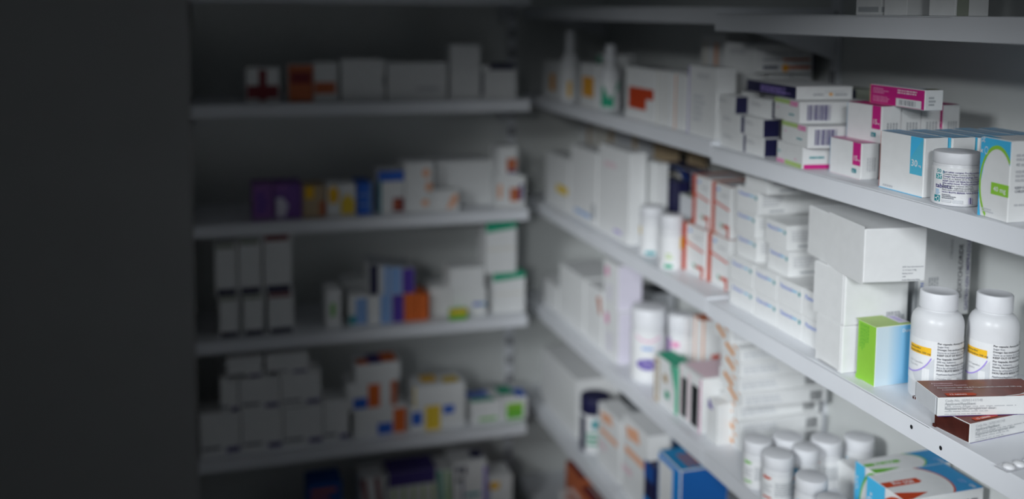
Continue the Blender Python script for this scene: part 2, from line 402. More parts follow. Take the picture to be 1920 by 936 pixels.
# five 30 mg boxes standing one behind the other
d30 = [('r', 'front', .70, .36, .975, 1.0, 'aqua'), ('p', 'front', [(.70, .62), (.70, 1), (.975, 1)], 'cyan'), ('t', 'front', .725, .50, .0135, '30', 'white'), ('t', 'front', .888, .505, .0048, 'mg', 'white'),
       ('r', 'front', 0, 0, .006, 1, 'red'), ('r', 'front', 0, 0, 1, .012, 'cyan'), ('l', 'front', .10, .03, .4, .09, 1, 'faint'),
       ('r', 'top', 0, 0, 1, .80, 'skyblue'), ('l', 'top', .2, .2, .8, .6, 4, 'lgrey')]
N0 = corner(zb, (1729, 371.6)); D30 = .040
w30 = tx(N0, Vector((0, 1, 0)), 1648)
POS = ['front one', 'second', 'third', 'fourth', 'deepest']
for i in range(5):
    y = N0.y - (0, .007, .012, .006, .012)[i]
    P = Vector((N0.x + i * (D30 + .0012), y, zb)); px = (RT @ P); px = PPX + FPX * px.x / -px.z
    carton('white 30 mg box with cyan panel, %s of the row of five' % POS[i], zb, ('Y', px, y), w=w30, d=D30, h=.0845, dec=d30, group='30 mg boxes on the second shelf',
           part=[('end_flap', 'right', .03, .02, .97, .985, 'carton', ('b', 'right', .78, .1, .95, .5, 'grey'))] if i == 0 else [('end_flap', 'right', .03, .02, .97, .985, 'carton')])
# 15 mg boxes
d15 = [('r', 'front', .74, .37, .985, 1.0, 'magenta'), ('p', 'front', [(.74, .37), (.985, .37), (.985, .75)], 'magenta'), ('t', 'front', .76, .50, .0112, '15', 'white'), ('t', 'front', .90, .505, .0042, 'mg', 'white'),
       ('r', 'front', .73, .15, .87, .27, 'bluegreen'), ('t', 'front', .75, .18, .005, 'iso', 'white'), ('r', 'front', 0, 0, 1, .012, 'palepink'), ('r', 'front', 0, 0, .012, 1, 'skyblue'), ('l', 'right', .3, .08, .85, .60, 4, 'faint', 1), ('r', 'top', .0, .0, 1, .93, 'magenta')]
LOW = dict(w=.084, d=.031, h=.057)
carton('white 15 mg box with pale pink top, lowest and nearest of the pink stripe boxes', zb, (1613, 338), psi=-2.2, dec=d15[:-1] + [('r', 'top', 0, 0, 1, .95, 'pink'), ('l', 'top', .2, .2, .9, .8, 3, 'palepink')], part=[('end_flap', 'right', .04, .03, .96, .97, 'carton')], group='15 mg boxes on the second shelf', **LOW)
n15 = LAST['N'].copy()
for i, p in enumerate(('under the left', 'under the middle', 'under the right')):
    P = Vector((n15.x + .036 + i * .046, n15.y + .006, zb)); px = RT @ P; px = PPX + FPX * px.x / -px.z
    carton('white 15 mg box hidden %s of the raised row' % p, zb, ('Y', px, P.y), w=.084, d=.044, h=.057, dec=d15, group='15 mg boxes on the second shelf')
z2 = zb + .0578
P0 = Vector((n15.x + .024, 0, z2)); P0 = _scan(1649, P0, Vector((0, 1, 0)))
x = P0.x
for i, (p, xr) in enumerate((('leftmost', 1687), ('second', 1724), ('third', 1761), ('rightmost', 1797))):
    P = Vector((x + .0015, P0.y + (.0, .002, .004, .0)[i], z2)); px = RT @ P; px = PPX + FPX * px.x / -px.z
    dd = d15 + ([('r', 'front', .97, 0, 1, 1, 'magenta')] if i else [])
    dd = [s for s in dd if s[1] != 'right'] + [('l', 'right', .25, .08, .85, .55, 4, 'grey', 1)]
    carton('upright white 15 mg box with magenta top, %s of the raised row of four' % p, z2, ('Y', px, P.y), w=.084, side=xr, h=.0575, dec=dd, part=[('end_flap', 'right', .04, .03, .96, .97, 'carton')], group='15 mg boxes on the second shelf')
    x = LAST['N'].x + LAST['d']
z3 = LAST['top']
carton('magenta box lying flat on top of the raised row of 15 mg boxes', z3, ('s', 1733, .075), far=1631, side=1767, h=.0305, psi=-3, faces={'front': 'magenta', 'top': 'lgrey'},
       dec=[('l', 'front', .06, .55, .38, .86, 3, 'pink'), ('l', 'front', .06, .12, .45, .44, 4, 'pink'), ('l', 'front', .52, .66, .95, .90, 2, 'palepink'), ('p', 'front', [(.50, .05), (.95, .05), (.95, .44), (.50, .44)], 'carton'), ('b', 'front', .56, .12, .85, .38, 'text'), ('r', 'front', 0, 0, .012, 1, 'peach'), ('r', 'top', .9, .15, 1, .85, 'olive'), ('l', 'right', .2, .2, .6, .7, 3, 'grey')],
       part=[('end_flap', 'right', .03, .05, .97, .95, 'carton')])
# pink and green striped boxes, three stacked
dp = [('r', 'front', 0, .80, .62, 1, 'palegreen'), ('r', 'front', .62, .74, .92, .97, 'pink'), ('t', 'front', .66, .78, .005, '60', 'white'), ('l', 'front', .12, .5, .2, .6, 1, 'pink'), ('l', 'front', .6, .28, .85, .4, 1, 'teal'),
      ('b', 'right', .10, .14, .42, .86, 'indigo')]
dp1 = [('r', 'front', .0, .0, .3, .16, 'pink'), ('r', 'front', .33, .0, .97, .20, 'palegreen'), ('r', 'right', .02, .0, .42, .20, 'magenta'), ('r', 'right', .42, .0, .9, .2, 'palegreen'), ('l', 'right', .1, .45, .38, .6, 1, 'teal'), ('l', 'front', .05, .45, .2, .6, 1, 'teal'), ('l', 'front', .7, .3, .8, .4, 1, 'pink')]
PK = dict(w=.098, psi=-8, group='pink and green striped boxes')
carton('white box with pink and green bottom stripes, lowest of its stack of three', zb, ('s', 1504, .006), d=.12, h=.036, dec=dp1, **PK); zz = LAST['top']
carton('white box with green stripe and barcode, middle of its stack of three', zz, ('s', 1514, .004), d=.12, h=.0365, dec=dp, **PK); zz = LAST['top']
carton('white box with green stripe and barcode, top of its stack of three', zz, ('s', 1499, .012), w=.10, psi=-8, d=.13, h=.0365, dec=dp, group='pink and green striped boxes'); ztop = LAST['top']
# navy ended boxes
dn = [('l', 'front', .15, .55, .6, .8, 2, 'faint')]
NV = dict(faces={'right': 'navy'}, dec=dn, group='white boxes with navy ends', psi=-3)
rows = [((1432, .015, 1393), (1392, .013, 1350)), ((1430, .016, 1390), (1388, .012, 1350)), ((1446, .032, 1401), (1378, .012, 1342))]
z = zb; nm = ['bottom', 'middle', 'upper']
for k, r in enumerate(rows):
    for j, (px, s, fx) in enumerate(r):
        carton('white box with navy end, %s of the %s layer beside the striped boxes' % (('nearer one', 'farther one')[j], nm[k]), z, ('s', px, s), far=fx, d=.034 if k < 2 else .03, h=.0335, **NV)
    z = LAST['top']
for j in range(2):
    zq = zb
    for k in range(3):
        carton('white box hidden behind the navy ended boxes, %s layer, %s end' % (nm[k], ('near', 'far')[j]), zq, ('s', 1470 - 36 * j, .062), w=.085, d=.07, h=.0345, group='hidden white boxes behind navy ends'); zq = LAST['top']
carton('navy box with white end lying across the tops of two stacks', max(ztop, zq), ('s', 1493, .028), far=1400, side=1598, top=163, psi=-6, faces={'front': 'navy', 'bottom': 'navy'},
       dec=[('l', 'front', .3, .2, .95, .75, 5, 'violet'), ('l', 'right', .3, .3, .55, .45, 1, 'text'), ('r', 'right', .58, .3, .64, .5, 'orange'), ('l', 'right', .68, .28, .95, .45, 1, 'text'), ('l', 'right', .5, .55, .9, .65, 1, 'faint')])
carton('dark box standing behind the magenta one, mostly hidden', zb, ('Y', 1600, 1.50), w=.06, side=1634, top=168, faces={'front': 'navy', 'right': 'greygreen', 'top': 'greygreen'}, m='greygreen')

# ------------------------------------------------------------------ far half of the second shelf
zb = ZFAR['B']
carton('tall plain white box with violet edge beside the bay joint, second shelf', zb, ('s', 1341, .012), far=1289, d=.042, top=128, dec=[('r', 'front', 0, 0, .03, 1, 'violet'), ('l', 'front', .3, .82, .8, .9, 2, 'faint'), ('l', 'front', .2, .2, .7, .6, 5, 'lgrey')])
for i, (a, b_) in enumerate(((1389, 1432), (1434, 1478), (1480, 1519))):
    carton('white upright box, %s of three under the wide orange lettered box' % ('left', 'middle', 'right')[i], zb, ('Y', a, 1.75), w=.10, side=b_, h=.128, dec=[('r', 'right', .3, .1, .36, .35, 'peach'), ('r', 'right', .62, .1, .68, .35, 'peach')] if i == 0 else [('r', 'right', 0, 0, .03, 1, 'grey')], group='upright boxes behind the navy ends')
carton('wide white box with orange and grey lettering, top of the back stack', LAST['top'], ('Y', 1417, 1.73), far=1357, side=1526, top=83, faces={'top': 'lgrey', 'back': 'navy'},
       dec=[('l', 'right', .15, .62, .9, .72, 1, 'grey'), ('r', 'right', .12, .42, .42, .5, 'grey'), ('r', 'right', .45, .42, .92, .5, 'rust'), ('r', 'right', .12, .12, .38, .26, 'text'), ('e', 'right', .5, .17, .06, .14, 'orange'), ('r', 'right', .55, .12, .93, .24, 'rust'), ('r', 'right', .965, 0, 1, 1, 'navy'), ('l', 'front', .2, .6, .8, .8, 2, 'faint')])
carton('upright white box with faint orange bands left of the wide lettered box', zb, ('Y', 1357, 1.97), far=1312, d=.05, top=66, dec=[('r', 'front', .05, .1, .25, .9, 'ivory'), ('r', 'front', .55, .1, .70, .9, 'peach')])
carton('white flat fronted box with peach spine line, near the violet edged one', zb, ('s', 1284, .020), far=1262, d=.10, top=142, dec=[('r', 'front', .1, 0, .2, 1, 'peach')])
carton('white flat fronted box with pale yellow line beside the orange patch box', zb, ('s', 1260, .022), far=1230, d=.10, top=136, dec=[('r', 'front', .05, 0, .15, 1, 'ivory'), ('r', 'front', .5, 0, .56, 1, 'ivory')])
carton('white box with large orange patch, second shelf', zb, ('s', 1228, .022), far=1172, d=.08, top=132, dec=[('p', 'front', [(.12, .20), (.70, .20), (.70, .42), (.94, .42), (.94, .62), (.12, .62)], 'redorange'), ('l', 'top', .1, .2, .9, .8, 4, 'dark')])
pot('white bottle with tall cap and green leaf label, second shelf', zb, ('s', 1143, .045), 42, 84, 'slim', lab=(.04, .46), deco=[('p', 'front', [(.26, .05), (.60, .02), (.60, .55), (.48, .35), (.40, .6), (.30, .9)], 'green'), ('p', 'front', [(.68, .6), (.78, .95), (.72, 1), (.62, .65)], 'green')])
carton('white box with small green corner behind the green leaf bottle', zb, ('s', 1150, .10), far=1118, d=.06, top=104, dec=[('r', 'front', 0, .7, .3, .95, 'green')])
carton('white box with blurred orange square, second shelf', zb, ('s', 1116, .018), far=1086, d=.07, top=122, dec=[('r', 'front', .20, .24, .88, .70, 'orange')])
pot('tall white bottle with pale amber mark, second shelf', zb, ('s', 1068, .022), 38, 58, 'slim', lab=(.04, .48), deco=[('r', 'front', .44, .1, .54, .6, 'amber')])
carton('short white box with amber mark, farthest on the second shelf', zb, ('s', 1048, .02), far=1018, d=.09, top=116, dec=[('r', 'front', .45, .2, .75, .65, 'orange')])

# ------------------------------------------------------------------ near half of the third shelf
zc = ZN['C']
ramp_print('blueblend', (.62, .74, .80), (.05, .42, .75), 'Y', -.012, .030)
carton('lime green and blue box with lifted top flap in front of plain white ones', zc, ('s', 1639, .020), far=1605, side=1707, top=615, psi=0, faces={'front': 'lime', 'right': 'blueblend', 'top': 'palegreen'}, bev=.0006,
       dec=[('l', 'front', .12, .50, .62, .96, 5, 'leaf', 1), ('r', 'top', .0, .72, .8, 1, 'lilac'), ('l', 'top', .1, .8, .7, .95, 3, 'violet'), ('l', 'top', .2, .2, .9, .6, 4, 'lime'), ('t', 'right', .70, .88, .0075, 'Dura', 'white')],
       part=[('top_flap', 'top', -.10, -.01, .99, .70, 'palegreen'), ('tuck_flap', 'front', -.02, .0, .22, .07, 'lime')])
W3 = dict(group='plain white boxes beside the lime green box')
lt = [('l', 'right', .66, .06, .95, .22, 5, 'text')]
sm = lambda: [('seam_flap', 'front', .0, .015, .93, .985, 'carton')]
carton('large plain white box, bottom of the stack of three', zc, ('s', 1577, .006), far=1529, side=1697, top=613, psi=-3, bev=.0022, part=sm() + [('tuck_flap', 'front', .12, .015, .86, .05, 'carton')], dec=[('r', 'front', .14, .052, .84, .058, 'gap')], **W3); zz = LAST['top']
carton('large plain white box with corner print, middle of the stack of three', zz, ('s', 1582, .006), far=1525, side=1701, h=.0845, psi=-3, bev=.0022, dec=lt + [('r', 'front', .1, .052, .86, .06, 'gap')], part=sm(), **W3); zz = LAST['top']
carton('largest plain white box with corner print, top of the stack of three', zz, ('s', 1617, -.006), far=1513, side=1735, h=.083, psi=-9, bev=.0022,
       dec=[('t', 'right', .62, .27, .0030, 'XKD Xray Laboratories Ref', 'text'), ('t', 'right', .62, .21, .0030, '12 10 Great 10 Mg', 'text'), ('t', 'right', .62, .15, .0030, 'Railway Street', 'text'), ('t', 'right', .62, .09, .0030, '1490', 'text'), ('t', 'right', .62, .03, .0030, 'South Africa Suid Afrika', 'text')],
       part=[('seam_flap', 'front', .40, -.02, 1.0, 1.04, 'carton')], **W3)
AMOX = [('r', 'front', .163, .66, .378, .84, 'amber'), ('t', 'front', .170, .765, .0040, 'Amoxycillin/', 'blacktext'), ('t', 'front', .170, .685, .0040, 'Amoksisillien 500 mg', 'blacktext'),
        ('p', 'front', [(.25, .02), (.405, .02), (.405, .62), (.375, .52), (.33, .38), (.27, .28), (.20, .22)], 'lgrey'), ('r', 'front', .31, .02, .37, .36, 'white'),
        ('a', 'front', .17, .98, .235, .76, .010, 262, 332, 'violet'), ('t', 'front', .18, .45, .0042, '500 Capsules', 'faint'), ('t', 'front', .18, .37, .0042, 'Kapsules', 'faint')]
for _q, (_v, _s, _t, _c) in enumerate(((.95, .0042, 'Per capsule: Amoxycillin trihydrate', 'blacktext'), (.885, .0037, 'Sugar free', 'text'), (.82, .0039, 'Dosage: See enclosed package insert', 'blacktext'), (.755, .0037, 'Store at or below 25 C. Keep tightly', 'text'), (.69, .0041, 'KEEP OUT OF REACH OF CHILDREN', 'blacktext'),
        (.61, .0042, 'Per kapsule: Amoksisillientrihidraat', 'blacktext'), (.545, .0037, '500 mg. Suikervry', 'text'), (.48, .0039, 'Dosis: Sien ingeslote voubiljet', 'blacktext'), (.415, .0037, 'Bere by of benede 25 C. Hou dig', 'text'), (.35, .0041, 'HOU BUITE BEREIK VAN KINDERS', 'blacktext'), (.27, .0037, 'Applicant/Applikant: Little Pharma (Pty) Ltd', 'text'))):
    AMOX.append(('t', 'front', .425, _v, _s, _t, _c))
AMOX += [('r', 'front', .425, .09, .60, .235, 'grey'), ('r', 'front', .427, .098, .598, .227, 'white'), ('t', 'front', .432, .17, .0036, 'Namibia NS2', 'text'), ('t', 'front', .432, .108, .0036, 'Reg. Nr. 90/20.1.2/00198', 'text'), ('t', 'front', .425, .03, .0034, 'LP 1491 02/2014', 'text'), ('t', 'front', .56, .03, .0040, 'Lot. Nr. 46309', 'blacktext')]
pot('round shouldered white capsule bottle with yellow name strip, left of the pair', zc, ('s', 1751, .085), 100, 545, 'bottle', lab=(.17, .58), deco=AMOX, turn=22, arc=4.6, name='capsule_bottle', group='white capsule bottles with yellow strips')
h_b = LAST['h']
pot('round shouldered white capsule bottle with yellow name strip, right of the pair', zc, ('s', 1855, .156), 97, None, 'bottle', lab=(.17, .58), deco=AMOX, turn=22, arc=4.6, name='capsule_bottle', group='white capsule bottles with yellow strips', hgt=h_b)
DB = [('t', 'top', .10, .76, .0062, 'Atovakuoon', 'palepink'), ('t', 'top', .10, .64, .0056, 'Atovaquone Generic', 'palepink'), ('t', 'top', .10, .50, .0054, 'Atovakuoon 250 mg & Proguanielhidrochloried 100 mg', 'white'), ('t', 'top', .12, .38, .0052, 'Antimalariese middel', 'palepink'), ('p', 'top', [(.10, .08), (.36, .08), (.38, .15), (.36, .22), (.10, .22)], 'redorange'), ('t', 'top', .13, .11, .0062, '12 tablets', 'white'),
      ('p', 'top', [(.60, .0), (1, 0), (1, .45), (.93, .42), (.86, .22), (.76, .08)], 'carton'), ('a', 'top', .62, .52, .34, .52, .02, 275, 350, 'redorange'),
      ('t', 'front', .06, .78, .0052, 'Code No. 10705141/148', 'faint'), ('t', 'front', .06, .60, .0054, 'Applicant/Applikant:', 'grey'), ('l', 'front', .06, .48, .75, .56, 1, 'faint'), ('t', 'front', .06, .35, .0054, 'Registered by/Geregistreer deur:', 'grey'), ('l', 'front', .06, .22, .6, .30, 1, 'faint'), ('l', 'front', .06, .08, .5, .16, 1, 'faint'), ('b', 'front', .79, .18, .98, .80, 'indigo')]
# long thin cartons turned so that their long printed side faces the camera
zz = zc
for lb, (px, py), pl, ang, hh in (('dark red brown tablet box lying flat, lower of the two', (1817, 832), .155, 5, .0262), ('dark red brown tablet box lying flat, upper of the two', (1752, 782), .155, -13, .0255)):
    N = onplane(px, py, zz); a = math.radians(ang); sv = Vector((math.cos(a), math.sin(a), 0)); dv = Vector((-math.sin(a), math.cos(a), 0))
    dp_ = .060 if ang > 0 else .062
    if ang < 0: N.x = max(N.x, XF - .012)
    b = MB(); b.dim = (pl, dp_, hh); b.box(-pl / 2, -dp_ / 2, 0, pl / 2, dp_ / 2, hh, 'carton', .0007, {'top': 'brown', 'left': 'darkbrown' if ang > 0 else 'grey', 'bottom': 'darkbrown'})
    for s in DB: b.dec(s)
    b.dec(('r', 'front', 0, 0, 1, .015, 'purple'))
    o = b.build('tablet_box'); C = N + sv * pl / 2 + dv * dp_ / 2; o.location = (C.x, C.y, zz + ZC + .0004); o.rotation_euler = (0, 0, a)
    tag(o, lb + ', before the bottles', 'box', 'red brown tablet boxes')
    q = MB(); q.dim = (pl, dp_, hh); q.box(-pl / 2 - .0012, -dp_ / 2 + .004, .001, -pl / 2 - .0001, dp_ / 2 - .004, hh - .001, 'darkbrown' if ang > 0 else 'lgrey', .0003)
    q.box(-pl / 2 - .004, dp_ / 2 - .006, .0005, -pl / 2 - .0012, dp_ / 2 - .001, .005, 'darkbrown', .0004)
    q.build('end_flap', o)
    zz += hh + .0008
# silver blister strip at the right
C = onplane(1903, 874, zc); b = MB(); n = 20
b.box(-.030, -.010, 0, .030, .010, .0006, 'foil', .0002)
o = b.build('blister_strip'); o.location = (C.x + .005, C.y, zc + ZC + .0004); o.rotation_euler = (0, 0, .1); tag(o, 'crumpled silver blister strip of tablets lying at the right edge of the third shelf', 'blister strip')
for u in (-.016, .002, .020):
    q = MB(); q.lathe([(.0075 * math.cos(t * math.pi / 16), .0006 + .0048 * math.sin(t * math.pi / 16)) for t in range(8)], 'plastic', n=28, cx=u); q.build('blister', o, True)
# boxes leaning in the back corner behind the bottles
carton('plain white box lying under the tall navy lettered box', zc, ('s', 1716, .165), w=.075, d=.085, top=590)
carton('tall white box with navy vertical lettering standing behind the capsule bottles', LAST['top'], ('s', 1728, .158), w=.035, side=1815, top=418, psi=-2,
       dec=[('t', 'right', .975, .04, .0092, 'GASTRO-GEN OMEPRAZOLE', 'indigo', 90), ('t', 'right', .82, .18, .0115, 'DOXYCHLORIDE', 'blacktext', 90), ('t', 'right', .60, .60, .0075, 'STELLING', 'faint', 90), ('l', 'right', .10, .02, .32, .42, 4, 'grey', 1)])
carton('narrow white box with navy vertical lettering beside the tall one', zc, ('s', 1708, .135), w=.03, d=.022, top=500, dec=[('t', 'right', .75, .55, .009, 'DURASPAN', 'logoblue', 90), ('r', 'front', 0, 0, 1, 1, 'grey'), ('r', 'right', 0, 0, .25, 1, 'grey')])
# blue lettered white boxes in a stepped stack
ds = [('t', 'front', .12, .66, .0105, 'Pantocid', 'logoblue'), ('r', 'front', .62, .70, .80, .76, 'cyan'), ('e', 'front', .90, .70, .045, .085, 'teal'), ('l', 'right', .05, .35, .32, .8, 4, 'faint'), ('r', 'right', .12, .12, .28, .2, 'grey'), ('r', 'right', .62, .08, .70, .22, 'dark'), ('r', 'right', .72, .08, .84, .22, 'blue'), ('r', 'right', .86, .08, .97, .22, 'logoblue')]
ds0 = ds[:3]
SG = dict(group='white boxes with small blue lettering')
zr = zc
for row in range(2):
    xs = [(1545, 1504), (1502.5, 1457), (1455, 1413), (1411, 1368)]
    for i, (a, f) in enumerate(xs):
        carton('white box with blue lettering, %s along the %s row next to the plain white stack' % (('first', 'second', 'third', 'fourth')[i], ('bottom', 'second')[row]), zr, ('s', a, .034 + .002 * row), far=f, d=.20, h=.0465, dec=ds if i == 1 or row else ds0, **SG)
    zr = LAST['top']
for row, (n1, n2) in enumerate((((1478, 1439), (1418, 1380)), ((1475, 1434), (1416, 1379)))):
    for i, (a, f) in enumerate((n1, n2)):
        carton('white box with blue lettering, %s in the %s row of the stepped stack' % (('nearer', 'farther')[i], ('third', 'fourth')[row]), zr, ('s', a, .050), far=f, d=.19, h=.0455, dec=ds, psi=-2, **SG)
    zr = LAST['top']
carton('white box with blue lettering, second from the top of the stepped stack', zr, ('s', 1421, .045), w=.078, d=.20, h=.046, dec=ds, **SG); zr = LAST['top']
carton('white box with blue lettering, on the very top of the stepped stack', zr, ('s', 1439, .040), w=.078, d=.21, h=.044, dec=ds, **SG)

# ------------------------------------------------------------------ far half of the third shelf
zc = ZFAR['C']
dr = [('r', 'front', 0, 0, .19, 1, 'redorange'), ('p', 'front', [(.16, .60), (.16, .64), (.95, .56), (.95, .52)], 'red'), ('p', 'front', [(.50, .20), (.62, .13), (.62, .19), (.52, .25)], 'green'), ('p', 'front', [(.62, .17), (.86, .15), (.86, 0), (.96, 0), (.96, .24), (.62, .22)], 'redorange'), ('e', 'front', .35, .88, .08, .035, 'lightblue'), ('l', 'front', .5, .76, .9, .82, 1, 'faint'), ('r', 'top', 0, 0, 1, 1, 'rust'), ('r', 'top', .3, .05, .95, .9, 'lgrey')]
RG = dict(group='white boxes with red edges')
carton('white box with red edge, lower right of the block of four', zc, ('s', 1365, .062), far=1325, d=.075, top=452, dec=dr, **RG); z2 = LAST['top']; hh = LAST['h']
carton('white box with red edge, lower left of the block of four', zc, ('s', 1320, .058), far=1278, d=.075, h=hh, dec=dr, **RG)
carton('white box with red edge, upper right of the block of four', z2, ('s', 1368, .070), far=1333, d=.075, h=hh, dec=dr, psi=-3, **RG)
carton('white box with red edge, upper left of the block of four', z2, ('s', 1330, .072), far=1298, d=.085, h=hh * 1.02, dec=dr, **RG)
carton('grey green box standing left of the red edged block', zc, ('s', 1297, .10), far=1272, d=.05, top=372, m='greygreen', faces={'front': 'lgrey'})
pot('white bottle with green foot mark and yellow tab, third shelf', zc, ('s', 1257, .035), 44, 402, 'jar', lab=(.02, .62), deco=[('r', 'front', .35, .04, .55, .16, 'green'), ('l', 'front', .38, .3, .6, .5, 2, 'palegreen'), ('r', 'front', .74, .62, .98, .98, 'yellow')])
pot('white bottle with teal foot mark, third shelf', zc, ('s', 1222, .050), 46, 386, 'jar', lab=(.02, .62), deco=[('r', 'front', .35, .03, .58, .15, 'teal'), ('r', 'front', .05, .68, .2, .95, 'yellow')])
carton('navy box with round white emblem, upper of the dark pair', zc, ('s', 1294, .155), far=1240, d=.05, top=322, faces={'front': 'navy', 'top': 'navy', 'right': 'navy'}, dec=[('e', 'front', .45, .84, .22, .09, 'ivory'), ('a', 'front', .45, .84, .32, .125, .06, 0, 360, 'deepblue')])
carton('navy box standing beside the round emblem one', zc, ('s', 1268, .115), far=1240, d=.03, top=342, faces={'front': 'navy', 'top': 'dark'}, m='navy')
carton('kraft brown box with dark end behind the navy pair', zc, ('s', 1288, .215), far=1222, d=.05, top=286, m='kraft', dec=[('r', 'front', .75, .7, .95, .98, 'black')])
carton('slim tall white box left of the navy pair, third shelf', zc, ('s', 1232, .085), far=1206, d=.025, top=308)
carton('large white carton with blurred front, third shelf, nearest of three', zc, ('s', 1178, .03), far=1120, d=.045, top=288, bev=.002, dec=[('l', 'front', .2, .75, .8, .85, 1, 'palepink'), ('l', 'front', .55, .06, .9, .12, 1, 'violet')])
carton('large white carton with blue foot print, third shelf, middle of three', zc, ('s', 1117, .03), far=1068, d=.05, top=288, bev=.002, dec=[('r', 'front', .2, .08, .8, .13, 'lightblue'), ('r', 'front', .85, .10, .97, .3, 'grey')])
carton('white carton with amber patch, third shelf, farthest of three', zc, ('s', 1066, .03), far=1022, d=.05, top=300, dec=[('r', 'front', .5, .3, .95, .45, 'yellow')])
for i, (a, f) in enumerate(((1180, 1140), (1135, 1098), (1094, 1062))):
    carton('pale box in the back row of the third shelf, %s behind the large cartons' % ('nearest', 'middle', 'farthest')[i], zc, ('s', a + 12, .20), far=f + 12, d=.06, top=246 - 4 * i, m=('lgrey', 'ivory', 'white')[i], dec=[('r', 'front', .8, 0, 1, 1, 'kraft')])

# ------------------------------------------------------------------ fourth shelf, right wall
zd = ZN['D']
d85 = lambda tagc, txt: [('r', 'top', .0, .50, 1, 1, 'blue'), ('e', 'top', .52, .40, .62, .36, 'carton'), ('a', 'top', .52, .40, .60, .345, .035, 5, 175, tagc),
       ('p', 'top', [(.34, .0), (.52, .0), (.52, .42), (.47, .47), (.34, .45)], tagc), ('t', 'top', .385, .38, .0135, txt, 'white', -90),
       ('t', 'top', .96, .93, .011, '60', 'white', 180), ('l', 'top', .62, .84, .80, .92, 2, 'lightblue'), ('p', 'top', [(.72, 0), (1, .0), (1, .10), (.86, .36)], tagc),
       ('r', 'front', 0, 0, .50, 1, 'cyan'), ('e', 'front', 1.0, .30, .72, .66, 'carton'), ('a', 'front', 1.0, .30, .68, .63, .07, 90, 200, tagc), ('a', 'front', .10, .62, .05, .05, .02, 0, 360, 'white'), ('t', 'front', .16, .72, .012, 'x', 'white', 90),
       ('t', 'right', .92, .86, .0068, 'KEEP OUT OF REACH OF CHILDREN', 'blacktext', 180), ('t', 'right', .96, .74, .0055, 'Protect from light', 'text', 180), ('l', 'right', .3, .3, .95, .65, 4, 'faint')]
HB = .105; G5 = dict(group='blue ended tablet boxes on the fourth shelf', name='tablet_box', d=.155, h=HB)
N = onplane(1690, 936, zd + HB)
P = RT @ N; pxN = PPX + FPX * P.x / -P.z
carton('white 850 mg box with red arc and blue ends, front of the blue ended pair', zd, ('s', pxN, N.x - XF), dec=d85('redorange', '850 mg'), part=[('end_flap', 'right', .02, .02, .98, .97, 'carton', ('t', 'right', .92, .86, .0068, 'KEEP OUT OF REACH OF CHILDREN', 'blacktext', 180), ('t', 'right', .96, .72, .0055, 'Protect from light', 'text', 180))], w=.090, **G5)
nn = LAST['N']; P = Vector((nn.x + .016, nn.y + .0915, zd)); q = RT @ P
carton('white 500 mg box with lime tag and blue ends, behind the 850 mg one', zd, ('s', PPX + FPX * q.x / -q.z, P.x - XF), dec=d85('leaf', '500 mg'), w=.050, **G5)
carton('plain white box between the small bottles and the blue ended pair', zd, ('Y', 1613, 1.41), far=1569, d=.03, top=893)
LB = lambda c1: [('p', 'front', [(.18, .95), (.52, .95), (.40, .80), (.30, .62), (.18, .35)], 'cyan'), ('a', 'front', .55, .40, .36, .52, .03, 95, 175, c1), ('l', 'front', .5, .2, .85, .75, 6, 'grey')]
L2 = lambda c1: [('p', 'front', [(.16, .86), (.30, .86), (.34, .94), (.16, .97)], c1), ('l', 'front', .40, .3, .85, .8, 6, 'grey'), ('r', 'front', .17, .18, .34, .24, c1), ('l', 'front', .18, .4, .36, .7, 3, 'faint')]
BG = dict(group='small white bottles on the fourth shelf', kind='jar', lab=(.04, .62), arc=3.6, capf=.27)
SB = [('deep at the back beside the long orange marked boxes', 1475, .086, 58, LB('redorange')), ('rightmost and deepest, with red arc', 1608, .212, 57, LB('redorange')), ('tall one with small red dash, third from the right', 1546, .148, 59, L2('redorange')),
      ('leftmost, with lime marks', 1418, .024, 54, L2('leaf')), ('with blue panel, half hidden behind the dash bottle', 1508, .090, 50, LB('redorange')), ('nearest the shelf lip on the left, with red dashes', 1456, .027, 60, L2('redorange')),
      ('broad lid in the front, beside the plain white box', 1556, .018, 58, L2('redorange')), ('broad lid in the front, left of its twin', 1518, .032, 62, LB('redorange'))]
for lb, px, s, dpx, deco in SB:
    pot('small white tablet bottle, ' + lb, zd, ('s', px, s), dpx, None, hgt=.088, deco=deco, turn=14, **BG)
# long orange marked boxes in a high stack
do = [('p', 'front', [(.22, .62), (.30, .88), (.74, .36), (.66, .10)], 'stroke'), ('p', 'front', [(.66, .90), (.70, 1.0), (.86, .84), (.82, .74)], 'stroke'), ('l', 'right', .04, .2, .55, .8, 3, 'lgrey'), ('b', 'right', .80, .12, .95, .82, 'dark')]
OR = dict(d=.185, group='long white boxes with orange strokes', dec=do)
zz = zd; T0 = .026
for i, (nr, s, hh, ps) in enumerate(((1386, .040, .0300, -2), (1387, .038, .0300, -2), (1384, .040, .0295, -1), (1392, .040, .0290, -4), (1385, .034, .0285, -2), (1388, .040, .0285, -3), (1388, .042, .028, -2))):
    carton('long thin white box with orange strokes, %s from the bottom of the stack' % ('first', 'second', 'third', 'fourth', 'fifth', 'sixth', 'seventh')[i], zz, ('s', nr, s + T0), w=.083, h=hh, psi=ps, **OR); zz = LAST['top']
for i, (nr, s) in enumerate(((1369, .034), (1372, .040))):
    carton('white box with orange strokes, %s of the pair shifted over the long stack' % ('lower', 'upper')[i], zz, ('s', nr, s + T0), w=.085, d=.17, h=.0290, psi=-5, group='long white boxes with orange strokes', dec=do + [('r', 'top', .1, .1, .9, .4, 'amber')]); zz = LAST['top']
carton('slim white box with violet corner left of the long orange stack', zd, ('s', 1343, .034), far=1325, d=.05, h=.085, dec=[('p', 'front', [(.1, .8), (.6, .8), (.2, 1), (.1, 1)], 'purple')])
zd = ZFAR['D']
